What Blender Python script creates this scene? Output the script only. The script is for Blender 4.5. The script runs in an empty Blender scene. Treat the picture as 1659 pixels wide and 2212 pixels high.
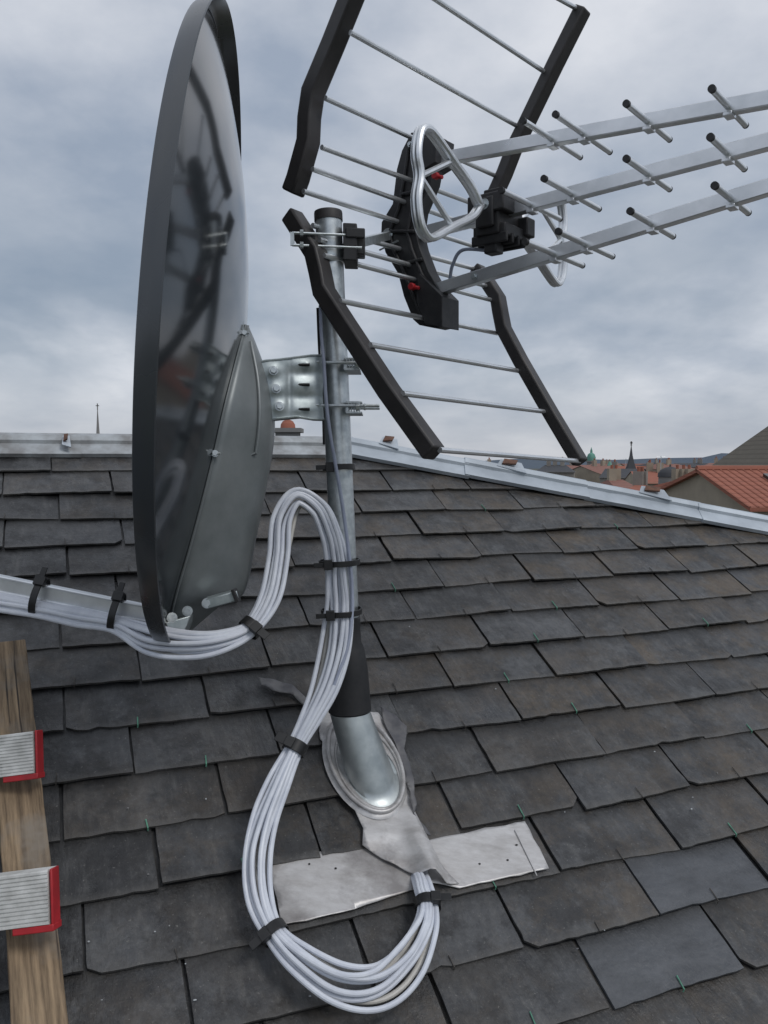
import bpy, bmesh, math, random
from mathutils import Vector, Matrix, noise
random.seed(7)
H=16.0; F=1780.0; TH=math.radians(3.4); CT,ST=math.cos(TH),math.sin(TH)
CX,CY=829.5,1106.0
scn=bpy.context.scene
def C(x,u,d): return Vector((x,d*CT+u*ST,H+u*CT-d*ST))
def S(px,py,d): return C((px-CX)/F*d,(CY-py)/F*d,d)
CAM=Vector((0,0,H))
# ---------------- roof frame (31 deg pitch, eaves turned 22 deg) -------------
AZ=math.radians(22); PI_=math.radians(31)
E=Vector((math.cos(AZ),math.sin(AZ),0))
U=Vector((-math.sin(AZ)*math.cos(PI_),math.cos(AZ)*math.cos(PI_),math.sin(PI_)))
N=E.cross(U).normalized()
O=S(790,1680,1.6)
def roofpt(px,py,c=0.0):
    r=S(px,py,1.0)-CAM
    t=(O+N*c-CAM).dot(N)/r.dot(N)
    return CAM+r*t
def ab(px,py):
    p=roofpt(px,py)-O
    return p.dot(E),p.dot(U)
def W(a,b,c=0.0): return O+E*a+U*b+N*c

# ---------------- materials ---------------------------------------------------
def newmat(name):
    m=bpy.data.materials.new(name); m.use_nodes=True
    nt=m.node_tree; b=nt.nodes['Principled BSDF']
    return m,nt,b
def mixc(nt,fac,a,b,mode='MIX'):
    n=nt.nodes.new('ShaderNodeMix'); n.data_type='RGBA'; n.blend_type=mode
    for i,v in ((0,fac),(6,a),(7,b)):
        if isinstance(v,(int,float)): n.inputs[i].default_value=v
        elif isinstance(v,tuple): n.inputs[i].default_value=(*v,1)
        else: nt.links.new(v,n.inputs[i])
    return n.outputs[2]
def ramp(nt,src,p0,p1,c0=(0,0,0),c1=(1,1,1)):
    r=nt.nodes.new('ShaderNodeValToRGB'); e=r.color_ramp.elements
    e[0].position=p0;e[1].position=p1;e[0].color=(*c0,1);e[1].color=(*c1,1)
    nt.links.new(src,r.inputs[0]); return r.outputs[0]
def noisetex(nt,vec,scale,detail=4,rough=.6):
    n=nt.nodes.new('ShaderNodeTexNoise'); n.inputs['Scale'].default_value=scale
    n.inputs['Detail'].default_value=detail; n.inputs['Roughness'].default_value=rough
    if vec is not None: nt.links.new(vec,n.inputs['Vector'])
    return n.outputs['Fac']
def mapping(nt,vec,sc,rot=(0,0,0)):
    m=nt.nodes.new('ShaderNodeMapping'); m.inputs['Scale'].default_value=sc; m.inputs['Rotation'].default_value=rot
    nt.links.new(vec,m.inputs['Vector']); return m.outputs[0]
def bump(nt,b,h,strength=.3,dist=.002):
    n=nt.nodes.new('ShaderNodeBump'); n.inputs['Strength'].default_value=strength; n.inputs['Distance'].default_value=dist
    nt.links.new(h,n.inputs['Height']); nt.links.new(n.outputs[0],b.inputs['Normal'])
def mathn(nt,op,a,b_=None):
    n=nt.nodes.new('ShaderNodeMath'); n.operation=op
    for i,v in enumerate((a,b_)):
        if v is None: continue
        if isinstance(v,(int,float)): n.inputs[i].default_value=v
        else: nt.links.new(v,n.inputs[i])
    return n.outputs[0]
def basic(name,c1,c2=None,rough=.5,metal=0,scale=20,rough2=None,bmp=0,bscale=80,detail=4,lo=.35,hi=.65,ior=None):
    m,nt,b=newmat(name)
    tc=nt.nodes.new('ShaderNodeTexCoord').outputs['Object']
    if c2 is None: c2=tuple(x*.8 for x in c1)
    f=ramp(nt,noisetex(nt,tc,scale,detail),lo,hi)
    nt.links.new(mixc(nt,f,c1,c2),b.inputs['Base Color'])
    b.inputs['Metallic'].default_value=metal
    if ior: b.inputs['IOR'].default_value=ior
    if rough2 is None: rough2=min(1,rough+.12)
    mr=nt.nodes.new('ShaderNodeMapRange'); mr.inputs['To Min'].default_value=rough; mr.inputs['To Max'].default_value=rough2
    nt.links.new(noisetex(nt,tc,scale*2.3,3),mr.inputs[0]); nt.links.new(mr.outputs[0],b.inputs['Roughness'])
    if bmp: bump(nt,b,noisetex(nt,tc,bscale,4),bmp)
    return m
M={}
M['galv']=basic('galvanised',(.66,.70,.71),(.47,.51,.53),.30,.85,70,.48,.12,70)
M['galvb']=basic('galvanised_bracket',(.52,.57,.58),(.36,.41,.42),.38,.75,45,.56,.08,60)
M['galvc']=basic('galvanised_collar',(.55,.59,.59),(.38,.42,.43),.34,.8,22,.50,.05,30)
M['alu']=basic('aluminium',(.84,.86,.88),(.72,.74,.76),.25,.82,25,.38)
M['aludull']=basic('boom_aluminium',(.84,.85,.87),(.68,.70,.72),.22,.8,14,.40)
M['black']=basic('black_plastic',(.016,.016,.018),(.028,.027,.028),.42,0,60,.6,.1,200)
M['tie']=basic('tie_plastic',(.010,.010,.011),(.018,.018,.018),.35,0,60)
M['rubber']=basic('rubber',(.012,.013,.015),(.022,.022,.024),.5,0,40,.65,.1,40)
M['brownblack']=basic('weathered_black',(.024,.022,.022),(.040,.036,.036),.42,0,15,.58,.08,150)
M['red']=basic('red_plastic',(.45,.018,.025),(.30,.015,.02),.45)
M['coaxw']=basic('coax_white',(.68,.71,.77),(.57,.60,.67),.36,0,30)
M['coaxb']=basic('coax_beige',(.64,.62,.58),(.44,.43,.40),.45,0,18)
M['coaxg']=basic('coax_grey',(.28,.31,.40),(.36,.4,.5),.4,0,18)
M['dish']=basic('anthracite_paint',(.026,.031,.036),(.030,.035,.040),.09,0,3,.14,ior=1.75)
M['dishlip']=basic('anthracite_lip',(.045,.052,.06),(.06,.067,.075),.22,.25,3,.34,ior=1.7)
M['plate']=basic('painted_plate',(.24,.26,.265),(.18,.20,.205),.38,.3,12,.52,.06,60)
M['leaddark']=basic('lead_dark',(.10,.10,.11),(.24,.235,.23),.5,.4,12,.7,.5,30)
M['zinc']=basic('zinc_sheet',(.50,.55,.60),(.36,.40,.44),.42,.3,6,.6,.15,20)
M['zincold']=basic('zinc_old',(.44,.47,.49),(.24,.24,.24),.5,.25,14,.7,.25,30)
M['rust']=basic('rusty_clip',(.17,.085,.055),(.10,.055,.04),.8,.1,60)
M['hook']=basic('hook_steel',(.12,.11,.10),(.06,.055,.05),.6,.5,60)
M['verdi']=basic('hook_verdigris',(.12,.32,.22),(.08,.19,.14),.8,0,90)
M['ribw']=basic('ribbed_white',(.68,.68,.66),(.46,.46,.44),.55,0,35,.7)
# lead : silvery sheet with brushed dark streaks
m,nt,b=newmat('lead_sheet')
tc=nt.nodes.new('ShaderNodeTexCoord').outputs['Object']
s1=noisetex(nt,mapping(nt,tc,(9,26,26),(0,0,-.4)),1,7,.68)
s2=noisetex(nt,tc,6,6,.65)
c=mixc(nt,ramp(nt,s1,.38,.66),(.62,.61,.605),(.40,.385,.375))
c=mixc(nt,mathn(nt,'MULTIPLY',ramp(nt,s2,.50,.66),.75),c,(.20,.185,.18))
nt.links.new(c,b.inputs['Base Color']); b.inputs['Metallic'].default_value=.55
mr=nt.nodes.new('ShaderNodeMapRange'); mr.inputs['To Min'].default_value=.32; mr.inputs['To Max'].default_value=.66
nt.links.new(s1,mr.inputs[0]); nt.links.new(mr.outputs[0],b.inputs['Roughness'])
bump(nt,b,noisetex(nt,tc,26,5,.6),.3,.003); M['lead']=m
# slates
m,nt,b=newmat('slate')
at=nt.nodes.new('ShaderNodeAttribute'); at.attribute_name='col'
sp=nt.nodes.new('ShaderNodeSeparateColor'); nt.links.new(at.outputs['Color'],sp.inputs[0])
uv=nt.nodes.new('ShaderNodeUVMap').outputs[0]
c=mixc(nt,sp.outputs[0],(.028,.029,.031),(.058,.060,.064))
stk=ramp(nt,noisetex(nt,mapping(nt,uv,(48,10,1),(0,0,.6)),1,7,.68),.50,.72)
c=mixc(nt,mathn(nt,'MULTIPLY',stk,.75),c,(.105,.104,.101))
cl=ramp(nt,noisetex(nt,uv,7,8,.74),.48,.62)
c=mixc(nt,mathn(nt,'MULTIPLY',cl,.62),c,(.094,.097,.101))
dk=ramp(nt,noisetex(nt,mapping(nt,uv,(1,1,1),(0,0,1.1)),8,8,.74),.47,.57)
c=mixc(nt,mathn(nt,'MULTIPLY',dk,.74),c,(.014,.014,.015))
li=ramp(nt,noisetex(nt,uv,3.6,9,.8),.46,.60)
c=mixc(nt,mathn(nt,'MULTIPLY',li,sp.outputs[2]),c,(.088,.066,.043))
fs=ramp(nt,noisetex(nt,uv,150,3,.7),.63,.70)
c=mixc(nt,mathn(nt,'MULTIPLY',fs,.55),c,(.20,.195,.18))
fg=noisetex(nt,uv,60,6,.8)
c=mixc(nt,.45,c,mixc(nt,1.0,c,ramp(nt,fg,.3,.7,(.3,.3,.3),(1.8,1.8,1.8)),'MULTIPLY'))
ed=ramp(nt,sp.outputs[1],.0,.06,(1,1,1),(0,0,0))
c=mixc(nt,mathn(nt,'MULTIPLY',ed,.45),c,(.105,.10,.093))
nw=mathn(nt,'SUBTRACT',1.0,at.outputs['Alpha'])
cn=mixc(nt,ramp(nt,noisetex(nt,mapping(nt,uv,(1,2.4,1),(0,0,.5)),12,7,.72),.35,.65),(.052,.057,.065),(.105,.112,.124))
c=mixc(nt,mathn(nt,'MULTIPLY',nw,.8),c,cn)
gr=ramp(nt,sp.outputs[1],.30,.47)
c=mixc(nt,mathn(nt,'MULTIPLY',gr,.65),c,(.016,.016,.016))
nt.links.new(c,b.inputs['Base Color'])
mr=nt.nodes.new('ShaderNodeMapRange'); mr.inputs['From Min'].default_value=.35; mr.inputs['From Max'].default_value=.65; mr.inputs['To Min'].default_value=.24; mr.inputs['To Max'].default_value=.68
nt.links.new(noisetex(nt,uv,8,7,.74),mr.inputs[0]); nt.links.new(mr.outputs[0],b.inputs['Roughness'])
b.inputs['Specular IOR Level'].default_value=.55
bump(nt,b,mathn(nt,'ADD',noisetex(nt,uv,30,7,.72),noisetex(nt,mapping(nt,uv,(120,34,1),(0,0,.6)),1,5)),.75,.003)
M['slate']=m
M['under']=basic('roof_dark',(.02,.02,.02),(.03,.03,.03),.9)
m,nt,b=newmat('weathered_wood')
tc=nt.nodes.new('ShaderNodeTexCoord').outputs['Object']
g=noisetex(nt,mapping(nt,tc,(70,3.5,70)),1.4,7,.7)
g2=noisetex(nt,tc,9,4)
c=mixc(nt,ramp(nt,g,.38,.64),(.10,.068,.040),(.32,.23,.14))
c=mixc(nt,ramp(nt,g2,.5,.68),c,(.21,.18,.145))
ck=ramp(nt,noisetex(nt,mapping(nt,tc,(120,2.2,60)),1,3),.32,.37,(1,1,1),(0,0,0))
c=mixc(nt,ck,c,(.035,.025,.018))
nt.links.new(c,b.inputs['Base Color']); b.inputs['Roughness'].default_value=.75
bump(nt,b,g,.5,.002); M['wood']=m
def tiles(name,c1,c2,sc=2.2):
    m,nt,b=newmat(name)
    tc=nt.nodes.new('ShaderNodeTexCoord').outputs['Object']
    w=nt.nodes.new('ShaderNodeTexWave'); w.bands_direction='Z'; w.inputs['Scale'].default_value=sc; w.inputs['Distortion'].default_value=.6
    nt.links.new(tc,w.inputs[0])
    c=mixc(nt,noisetex(nt,tc,1.6,5,.75),c1,c2)
    c=mixc(nt,ramp(nt,w.outputs['Fac'],.0,.25,(.55,.55,.55),(0,0,0)),c,tuple(x*.45 for x in c1))
    nt.links.new(c,b.inputs['Base Color']); b.inputs['Roughness'].default_value=.85
    return m
M['tile']=tiles('terracotta_tiles',(.38,.13,.08),(.25,.10,.07))
M['tile2']=tiles('far_tiles',(.28,.12,.09),(.21,.12,.10))  # distance haze is put into the far materials as desaturated base colours
M['tileg']=tiles('mossy_tiles',(.20,.175,.14),(.12,.11,.09),1.1)
M['slatefar']=tiles('far_slate',(.07,.075,.085),(.05,.05,.055))
M['wall1']=basic('render_beige',(.36,.31,.24),(.28,.24,.19),.9,0,.6)
M['wall2']=basic('render_grey',(.30,.28,.25),(.22,.2,.18),.9,0,.6)
M['glass']=basic('window_glass',(.03,.035,.04),(.02,.02,.02),.15)
M['copper']=basic('green_copper',(.14,.34,.27),(.11,.26,.21),.7,0,.8)
M['stonefar']=basic('far_stone',(.26,.25,.24),(.2,.2,.2),.9,0,.5)
M['ground']=basic('town_ground',(.09,.085,.075),(.06,.075,.045),.95,0,.02)
M['hill']=basic('far_hill',(.075,.10,.13),(.06,.085,.12),1,0,.004)  # distance haze painted into the bluish base colour

# ---------------- mesh builder --------------------------------------------------
class MB:
    def __init__(s): s.v=[];s.f=[];s.m=[];s.cm=0
    def add(s,vs,fs):
        o=len(s.v); s.v+= [Vector(v) for v in vs]
        for f in fs: s.f.append([i+o for i in f]); s.m.append(s.cm)
    def tube(s,pts,r,seg=10,cap=True,closed=False):
        pts=[Vector(p) for p in pts]; n=len(pts)
        rs=r if isinstance(r,(list,tuple)) else [r]*n
        vs=[];fs=[];prev=None
        for i,p in enumerate(pts):
            if closed: t=(pts[(i+1)%n]-pts[i-1])
            else: t=(pts[min(i+1,n-1)]-pts[max(i-1,0)])
            t.normalize()
            if prev is None:
                a=t.orthogonal().normalized()
            else:
                a=prev-t*prev.dot(t); a.normalize()
            prev=a; bb=t.cross(a)
            for k in range(seg):
                an=2*math.pi*k/seg
                vs.append(p+(a*math.cos(an)+bb*math.sin(an))*rs[i])
        for i in range(n if closed else n-1):
            j=(i+1)%n
            for k in range(seg):
                k2=(k+1)%seg
                fs.append([i*seg+k,i*seg+k2,j*seg+k2,j*seg+k])
        if cap and not closed:
            fs.append(list(range(seg))[::-1]); fs.append([(n-1)*seg+k for k in range(seg)])
        s.add(vs,fs)
    def beam(s,pts,w,h,up,cap=True,taper=None):
        pts=[Vector(p) for p in pts]; n=len(pts); vs=[];fs=[]
        up=Vector(up)
        for i,p in enumerate(pts):
            t=(pts[min(i+1,n-1)]-pts[max(i-1,0)]).normalized()
            x=t.cross(up).normalized(); y=x.cross(t).normalized()
            if 0<i<n-1:
                t0=(pts[i]-pts[i-1]).normalized(); k=1/max(.6,t0.dot(t))
            else: k=1
            for a,b2 in ((-1,-1),(1,-1),(1,1),(-1,1)):
                vs.append(p+x*a*w/2*k+y*b2*h/2)
        for i in range(n-1):
            for k in range(4):
                k2=(k+1)%4
                fs.append([i*4+k,i*4+k2,(i+1)*4+k2,(i+1)*4+k])
        fs.append([3,2,1,0]); fs.append([(n-1)*4+k for k in range(4)])
        s.add(vs,fs)
    def prism(s,poly,off):
        n=len(poly); poly=[Vector(p) for p in poly]; off=Vector(off)
        vs=poly+[p+off for p in poly]
        fs=[list(range(n)),[n+i for i in range(n)][::-1]]
        for i in range(n):
            j=(i+1)%n; fs.append([i,i+n,j+n,j])
        s.add(vs,fs)
    def box(s,c,x,y,z):
        c,x,y,z=map(Vector,(c,x,y,z))
        vs=[c+x*i+y*j+z*k for i in(-1,1) for j in(-1,1) for k in(-1,1)]
        s.add(vs,[[0,1,3,2],[4,6,7,5],[0,4,5,1],[2,3,7,6],[0,2,6,4],[1,5,7,3]])
    def obj(s,name,mats,parent=None,bevel=0,ang=35,smooth=True,recalc=True):
        me=bpy.data.meshes.new(name); me.from_pydata([tuple(v) for v in s.v],[],s.f)
        if not isinstance(mats,list): mats=[mats]
        for mm in mats: me.materials.append(M[mm])
        for p,mi in zip(me.polygons,s.m): p.material_index=mi
        if recalc:
            bm=bmesh.new(); bm.from_mesh(me); bmesh.ops.recalc_face_normals(bm,faces=bm.faces); bm.to_mesh(me); bm.free()
        if smooth:
            me.shade_smooth(); me.set_sharp_from_angle(angle=math.radians(ang))
        o=bpy.data.objects.new(name,me); scn.collection.objects.link(o)
        if parent: o.parent=parent
        if bevel:
            md=o.modifiers.new('bevel','BEVEL'); md.width=bevel; md.segments=2; md.limit_method='ANGLE'
        return o
def empty(name,loc=(0,0,0)):
    e=bpy.data.objects.new(name,None); scn.collection.objects.link(e); return e
def crom(pts,n=12):
    out=[]; P=[Vector(p) for p in pts]; P=[P[0]*2-P[1]]+P+[P[-1]*2-P[-2]]
    for i in range(1,len(P)-2):
        for k in range(n):
            t=k/n
            a,b,c,d=P[i-1],P[i],P[i+1],P[i+2]
            out.append(.5*((2*b)+(c-a)*t+(2*a-5*b+4*c-d)*t*t+(3*b-a-3*c+d)*t**3))
    out.append(P[-2]); return out

# ---------------- slate roof ------------------------------------------------------
EXP=.116; SW=.27; SL=.25; CB=.016; TK=.005
a1,b1=ab(345,1928)
C0=ab(752,972); HP=ab(1659,1142)
hd=Vector((HP[0]-C0[0],HP[1]-C0[1])).normalized()
roof=empty('slate_roof')
SV=[];SF=[];SC=[];SU=[]
newsl=[ab(1400,1935),ab(1330,2110),ab(1560,2090)]
hooks=MB()
for r in range(-16,14):
    b0=b1+r*EXP
    if b0>C0[1]+.02: continue
    offs=(0 if r%2==0 else SW/2)+a1+random.uniform(-.022,.022)+SW/2
    for k in range(-14,24):
        ac=offs+k*SW
        la=ac-SW/2+.0012+random.uniform(0,.0028); ra=ac+SW/2-.0012-random.uniform(0,.0028)
        q=Vector((la-C0[0],b0-C0[1]))
        if q.x*hd.y-q.y*hd.x<0 and la>C0[0]: continue
        bb=b0+random.gauss(0,.0030); tilt=random.gauss(0,.0021)
        cb=CB+random.uniform(-.0015,.0035); lift=random.gauss(0,.0020)
        nb=15; out=[]
        chipL=random.random()<.13; chipR=random.random()<.13; nick=random.randint(2,12) if random.random()<.15 else -1
        bow=random.gauss(0,.0012)
        for i in range(nb):
            t=i/(nb-1); aa=la+(ra-la)*t
            db=random.gauss(0,.0007)+bow*math.sin(t*math.pi)
            if chipL and i==0: db+=random.uniform(.005,.018)
            if chipR and i==nb-1: db+=random.uniform(.005,.018)
            if i==nick: db+=random.uniform(.002,.005)
            out.append((aa,bb+tilt*(t-.5)*2+db))
        for t in (.1,.2,.33,.44,.7): out.append((ra+random.gauss(0,.0006),bb+SL*t))
        out+=[(ra,bb+SL),(la,bb+SL)]
        for t in (.7,.44,.33,.2,.1): out.append((la+random.gauss(0,.0006),bb+SL*t))
        o=len(SV); n=len(out)
        rv=random.random()
        isnew=any(abs(ac-x[0])<.135 and abs(bb+EXP/2-x[1])<EXP*.5 for x in newsl)
        li=max(0,min(1,.20+.42*(ac)/1.2+.40*random.random()))
        if isnew: li=0
        for z in (0,1):
            for (x,y) in out:
                v=(y-bb)/SL
                cc=cb*(1-v)+lift*((x-ac)/SW)*2-(TK if z else 0)
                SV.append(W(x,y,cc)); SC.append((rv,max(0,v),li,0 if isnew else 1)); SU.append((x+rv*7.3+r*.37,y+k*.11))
        SF.append(list(range(o,o+n)))
        for i in range(n):
            j=(i+1)%n; SF.append([o+i,o+n+i,o+n+j,o+j])
        hooks.cm=1 if random.random()<.18 else 0
        ha=ac+random.uniform(-.008,.008)
        L=random.uniform(.014,.026)
        if r<11 and random.random()<.7:
            hooks.tube([W(ha,bb-.004,cb-.004),W(ha,bb-.0035,cb+.002),W(ha+random.uniform(-.002,.002),bb+L,cb+.0015)],.0010 if hooks.cm==0 else .0014,5)
me=bpy.data.meshes.new('slates'); me.from_pydata([tuple(v) for v in SV],[],SF)
ca=me.color_attributes.new('col','FLOAT_COLOR','POINT')
for i,cc in enumerate(SC): ca.data[i].color=cc
ul=me.uv_layers.new(name='UVMap')
for l in me.loops: ul.data[l.index].uv=SU[l.vertex_index]
me.materials.append(M['slate'])
bm=bmesh.new(); bm.from_mesh(me)
bmesh.ops.recalc_face_normals(bm,faces=bm.faces)
hipdir=E*hd.x+U*hd.y
pn=(hipdir.cross(N)).normalized()
if pn.dot(U)<0: pn=-pn
bmesh.ops.bisect_plane(bm,geom=bm.verts[:]+bm.edges[:]+bm.faces[:],plane_co=W(*C0),plane_no=pn,clear_outer=True)
bmesh.ops.bisect_plane(bm,geom=bm.verts[:]+bm.edges[:]+bm.faces[:],plane_co=W(*C0),plane_no=U,clear_outer=True)
bm.to_mesh(me); bm.free()
so=bpy.data.objects.new('slates',me); scn.collection.objects.link(so); so.parent=roof
hooks.obj('slate_hooks',['hook','verdi'],roof,recalc=False)
ch=MB()
for i in range(34):
    px=random.uniform(150,1640); py=random.uniform(1350,2190)
    if 500<px<1200 and 1500<py<2120: continue
    p=roofpt(px,py,.0175); s_=random.uniform(.001,.0028); an0=random.uniform(0,6)
    poly=[p+E*math.cos(an0+a_)*s_*random.uniform(.5,1.4)+U*math.sin(an0+a_)*s_*random.uniform(.4,1) for a_ in (0,1.3,2.4,3.7,5)]
    ch.cm=random.choice([0,0,1]); ch.prism(poly,N*.0012)
ch.obj('slate_chips',['zincold','leaddark'],roof,smooth=False)
Cr=W(*C0,-.004); Lr=Cr-E*4.2; Hr=Cr+(hipdir)*3.6
ta=(Lr-O).dot(E)
dk=MB()
lowL=W(ta,b1-17*EXP,-.004); lowR=W((Hr-O).dot(E)+.0,b1-17*EXP,-.004)
dk.add([Lr,Cr,Hr,lowR,lowL],[[0,1,2,3,4]]); dk.obj('roof_deck','under',roof)
bk=MB(); Up=Vector((-math.sin(AZ),math.cos(AZ),0))
back=Up*2.6-Vector((0,0,1.7)); side=(Up*.55+E*.85).normalized()*2.6-Vector((0,0,1.9))
bk.add([Lr,Cr,Cr+back,Lr+back],[[0,1,2,3]]); bk.add([Cr,Hr,Hr+side,Cr+side,Cr+back],[[0,1,2,3,4]])
bk.obj('far_slopes','slatefar',roof)
wl=MB()
ring=[lowL,lowR,Hr+side,Cr+side,Cr+back,Lr+back]
ring=[p+Vector((0,0,-.05)) for p in ring]
n=len(ring); zs=[Vector((p.x,p.y,0)) for p in ring]
wl.add(ring+zs,[[i,(i+1)%n,n+(i+1)%n,n+i] for i in range(n)]); wl.obj('building_walls','wall2',roof,smooth=False)

# ridge and hip zinc
zc=empty('zinc_ridge_flashing')
def strip(p0,p1,inw,wid,cap,name,mat,c=.026,segs=5,jit=.002):
    mb=MB(); d=(p1-p0)
    for i in range(segs):
        s0=p0+d*(i/segs); s1=p0+d*((i+1)/segs+.004)
        j=N*random.uniform(-jit,jit)+inw*random.uniform(-.003,.003)
        prof=[(wid,c-.012),(wid,c),(wid-.004,c+.001),(cap,c+.003),(cap-.004,c+.012),(0,c+.017),(-cap,c+.010),(-cap,c-.03)]
        m_=9; k=len(prof); vs=[]
        for q_ in range(m_+1):
            s=s0.lerp(s1,q_/m_); wv=random.gauss(0,.0012)
            vs+=[s+inw*(x+(wv if x>cap else 0))+N*(y+(wv*.7 if x>=cap else 0))+j for x,y in prof]
        fs=[]
        for q_ in range(m_): fs+=[[q_*k+a,q_*k+a+1,(q_+1)*k+a+1,(q_+1)*k+a] for a in range(k-1)]
        mb.add(vs,fs+[list(range(k))[::-1],[m_*k+a for a in range(k)]])
    return mb.obj(name,mat,zc,ang=25)
strip(W(*C0)-E*4.2,W(*C0),-U,.075,.024,'ridge_strip','zincold')
hin=-(pn-N*pn.dot(N)).normalized()
strip(W(*C0)-hipdir*.02,W(*C0)+hipdir*3.6,hin,.075,.02,'hip_strip','zinc',c=.030,segs=9)
mb=MB()
def clip(px,py,s=1.0,left=False):
    p=roofpt(px,py,.045); d=E if left else hipdir; q=-U if left else hin
    mb.cm=0; mb.prism([p-d*.05*s+q*.02,p+d*.06*s+q*.035,p+d*.05*s-q*.03,p-d*.03*s-q*.03],N*.003)
    mb.cm=1; mb.prism([p-d*.03*s+N*.004+q*.008,p+d*.02*s+N*.012+q*.01,p+d*.03*s+N*.012-q*.018,p-d*.02*s+N*.008-q*.02],N*.005)
clip(838,956,.6); clip(1100,1006,.9); clip(1408,1064,1.0); clip(142,954,.22,True)
mb.obj('clips',['zinc','rust'],zc)

# ---------------- lead flashing ----------------------------------------------------
def sheet(name,poly,cf,mat,parent,step=.012,th=.002):
    bm=bmesh.new(); vs=[bm.verts.new((a,b_,0)) for a,b_ in poly]
    f=bm.faces.new(vs); bmesh.ops.triangulate(bm,faces=[f])
    xs=[p[0] for p in poly]; ys=[p[1] for p in poly]
    x=min(xs)+step*.37
    while x<max(xs):
        bmesh.ops.bisect_plane(bm,geom=bm.verts[:]+bm.edges[:]+bm.faces[:],plane_co=(x,0,0),plane_no=(1,0,0)); x+=step
    y=min(ys)+step*.41
    while y<max(ys):
        bmesh.ops.bisect_plane(bm,geom=bm.verts[:]+bm.edges[:]+bm.faces[:],plane_co=(0,y,0),plane_no=(0,1,0)); y+=step
    for v in bm.verts:
        a,b_=v.co.x,v.co.y; v.co=W(a,b_,cf(a,b_))
    bmesh.ops.recalc_face_normals(bm,faces=bm.faces)
    me=bpy.data.meshes.new(name); bm.to_mesh(me); bm.free(); me.materials.append(M[mat]); me.shade_smooth()
    o=bpy.data.objects.new(name,me); scn.collection.objects.link(o); o.parent=parent
    md=o.modifiers.new('s','SOLIDIFY'); md.thickness=th; md.offset=-1
    return o
def nz(a,b_,s): return noise.noise(Vector((a*s,b_*s,3.1)))
def densify(pts,jit=.002,step=.02):
    out=[]
    for i in range(len(pts)):
        p=Vector(pts[i]); q=Vector(pts[(i+1)%len(pts)]); n=max(1,int((q-p).length/step))
        for k in range(n):
            t=k/n; r=p.lerp(q,t)
            out.append((r.x+random.gauss(0,jit),r.y+random.gauss(0,jit)))
    return out
lead=empty('lead_flashing')
def cstrip(a,b_):
    base=CB*(1-(b_-(b1-EXP))/SL)
    if b_<b1-EXP: base=CB
    return base+.0055+.0012*nz(a,b_,9)
pl=[ab(580,1872),ab(785,1830),ab(915,1826),ab(1128,1783),ab(1180,1891),ab(985,1932),ab(930,1922),ab(735,1986),ab(604,2014)]
sheet('apron',densify(pl,.0010),cstrip,'lead',lead)
hm=MB(); hm.tube([roofpt(1112,1792,.017),roofpt(1160,1892,.0235)],.0011,6); hm.obj('apron_hem','lead',lead)
hm=MB()
for px,py in ((665,1878),(722,1888),(1030,1880),(1090,1872),(1110,1838)):
    p=W(*ab(px,py),cstrip(*ab(px,py))+.0003)
    hm.prism([p+E*.003*math.cos(a)*random.uniform(.5,1.3)+U*.002*math.sin(a) for a in (0,1.2,2.5,3.8,5)],N*.0006)
hm.obj('apron_nicks','under',lead,smooth=False)
fa=Vector(ab(885,1790)); fb=Vector(ab(925,1925))
def cneck(a,b_):
    p=Vector((a,b_)); d=fb-fa; t=max(0,min(1.05,(p-fa).dot(d)/d.dot(d))); q=fa+d*t; r=(p-q).length
    return .0235+.030*math.exp(-(r/.022)**2)*(.25+.75*t)+.003*nz(a,b_,20)+.001*nz(a,b_,50)
pn2=[ab(*p) for p in [(682,1562),(712,1548),(812,1556),(838,1590),(862,1650),(886,1710),(889,1770),(905,1812),(925,1850),(940,1885),(985,1924),(955,1930),(925,1914),(892,1908),(850,1886),(800,1860),(778,1842),(779,1806),(762,1768),(738,1712),(718,1655),(690,1612)]]
sheet('neck',densify(pn2,.0010),cneck,'lead',lead,step=.009)
def cfl(a,b_): return .032+.008*nz(a,b_,20)
fl=[ab(*p) for p in [(812,1553),(840,1560),(872,1592),(868,1640),(884,1690),(890,1740),(887,1775),(910,1812),(923,1828),(905,1822),(888,1785),(876,1735),(866,1690),(850,1640)]]
sheet('torn_edge',densify(fl,.0015,.015),cfl,'leaddark',lead,step=.01)
fl2=[ab(*p) for p in [(556,1482),(590,1487),(630,1498),(660,1528),(655,1545),(630,1520),(585,1510),(560,1500)]]
sheet('torn_tab',densify(fl2,.001,.015),lambda a,b_:.026+.008*nz(a,b_,30),'leaddark',lead,step=.01)
topc=S(756,1538,1.575)
ca_,cb_=ab(797,1690); basec=W(ca_,cb_)
mdir=(S(709,465,1.55)-S(756,1538,1.575)).normalized()
cone=MB(); seg=48; vs=[];fs=[]
x1=E-mdir*E.dot(mdir); x1.normalize(); y1=mdir.cross(x1)
if y1.dot(U)<0: y1=-y1
for i in range(13):
    t=i/12
    for k in range(seg):
        an=2*math.pi*k/seg
        tp=topc+(x1*math.cos(an)+y1*math.sin(an))*.0385
        ex=.048; ey=.078
        sn=math.sin(an); csn=math.cos(an)
        bs=basec+E*(ex*csn)+U*(ey*sn)+N*.020
        q=tp.lerp(bs,t)
        if i==12: q=basec+E*((ex+.008)*csn)+U*((ey+.008)*sn)+N*.029
        vs.append(q)
for i in range(12):
    for k in range(seg):
        k2=(k+1)%seg; fs.append([i*seg+k,i*seg+k2,(i+1)*seg+k2,(i+1)*seg+k])
cone.add(vs,fs); cone.obj('collar_cone','galvc',lead,ang=60)
bd=MB()
c2=W(*ab(782,1668))
A60=[2*math.pi*i/60 for i in range(60)]
ri=[basec+E*(.050*math.cos(a))+U*(.080*math.sin(a))+N*.030 for a in A60]
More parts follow.
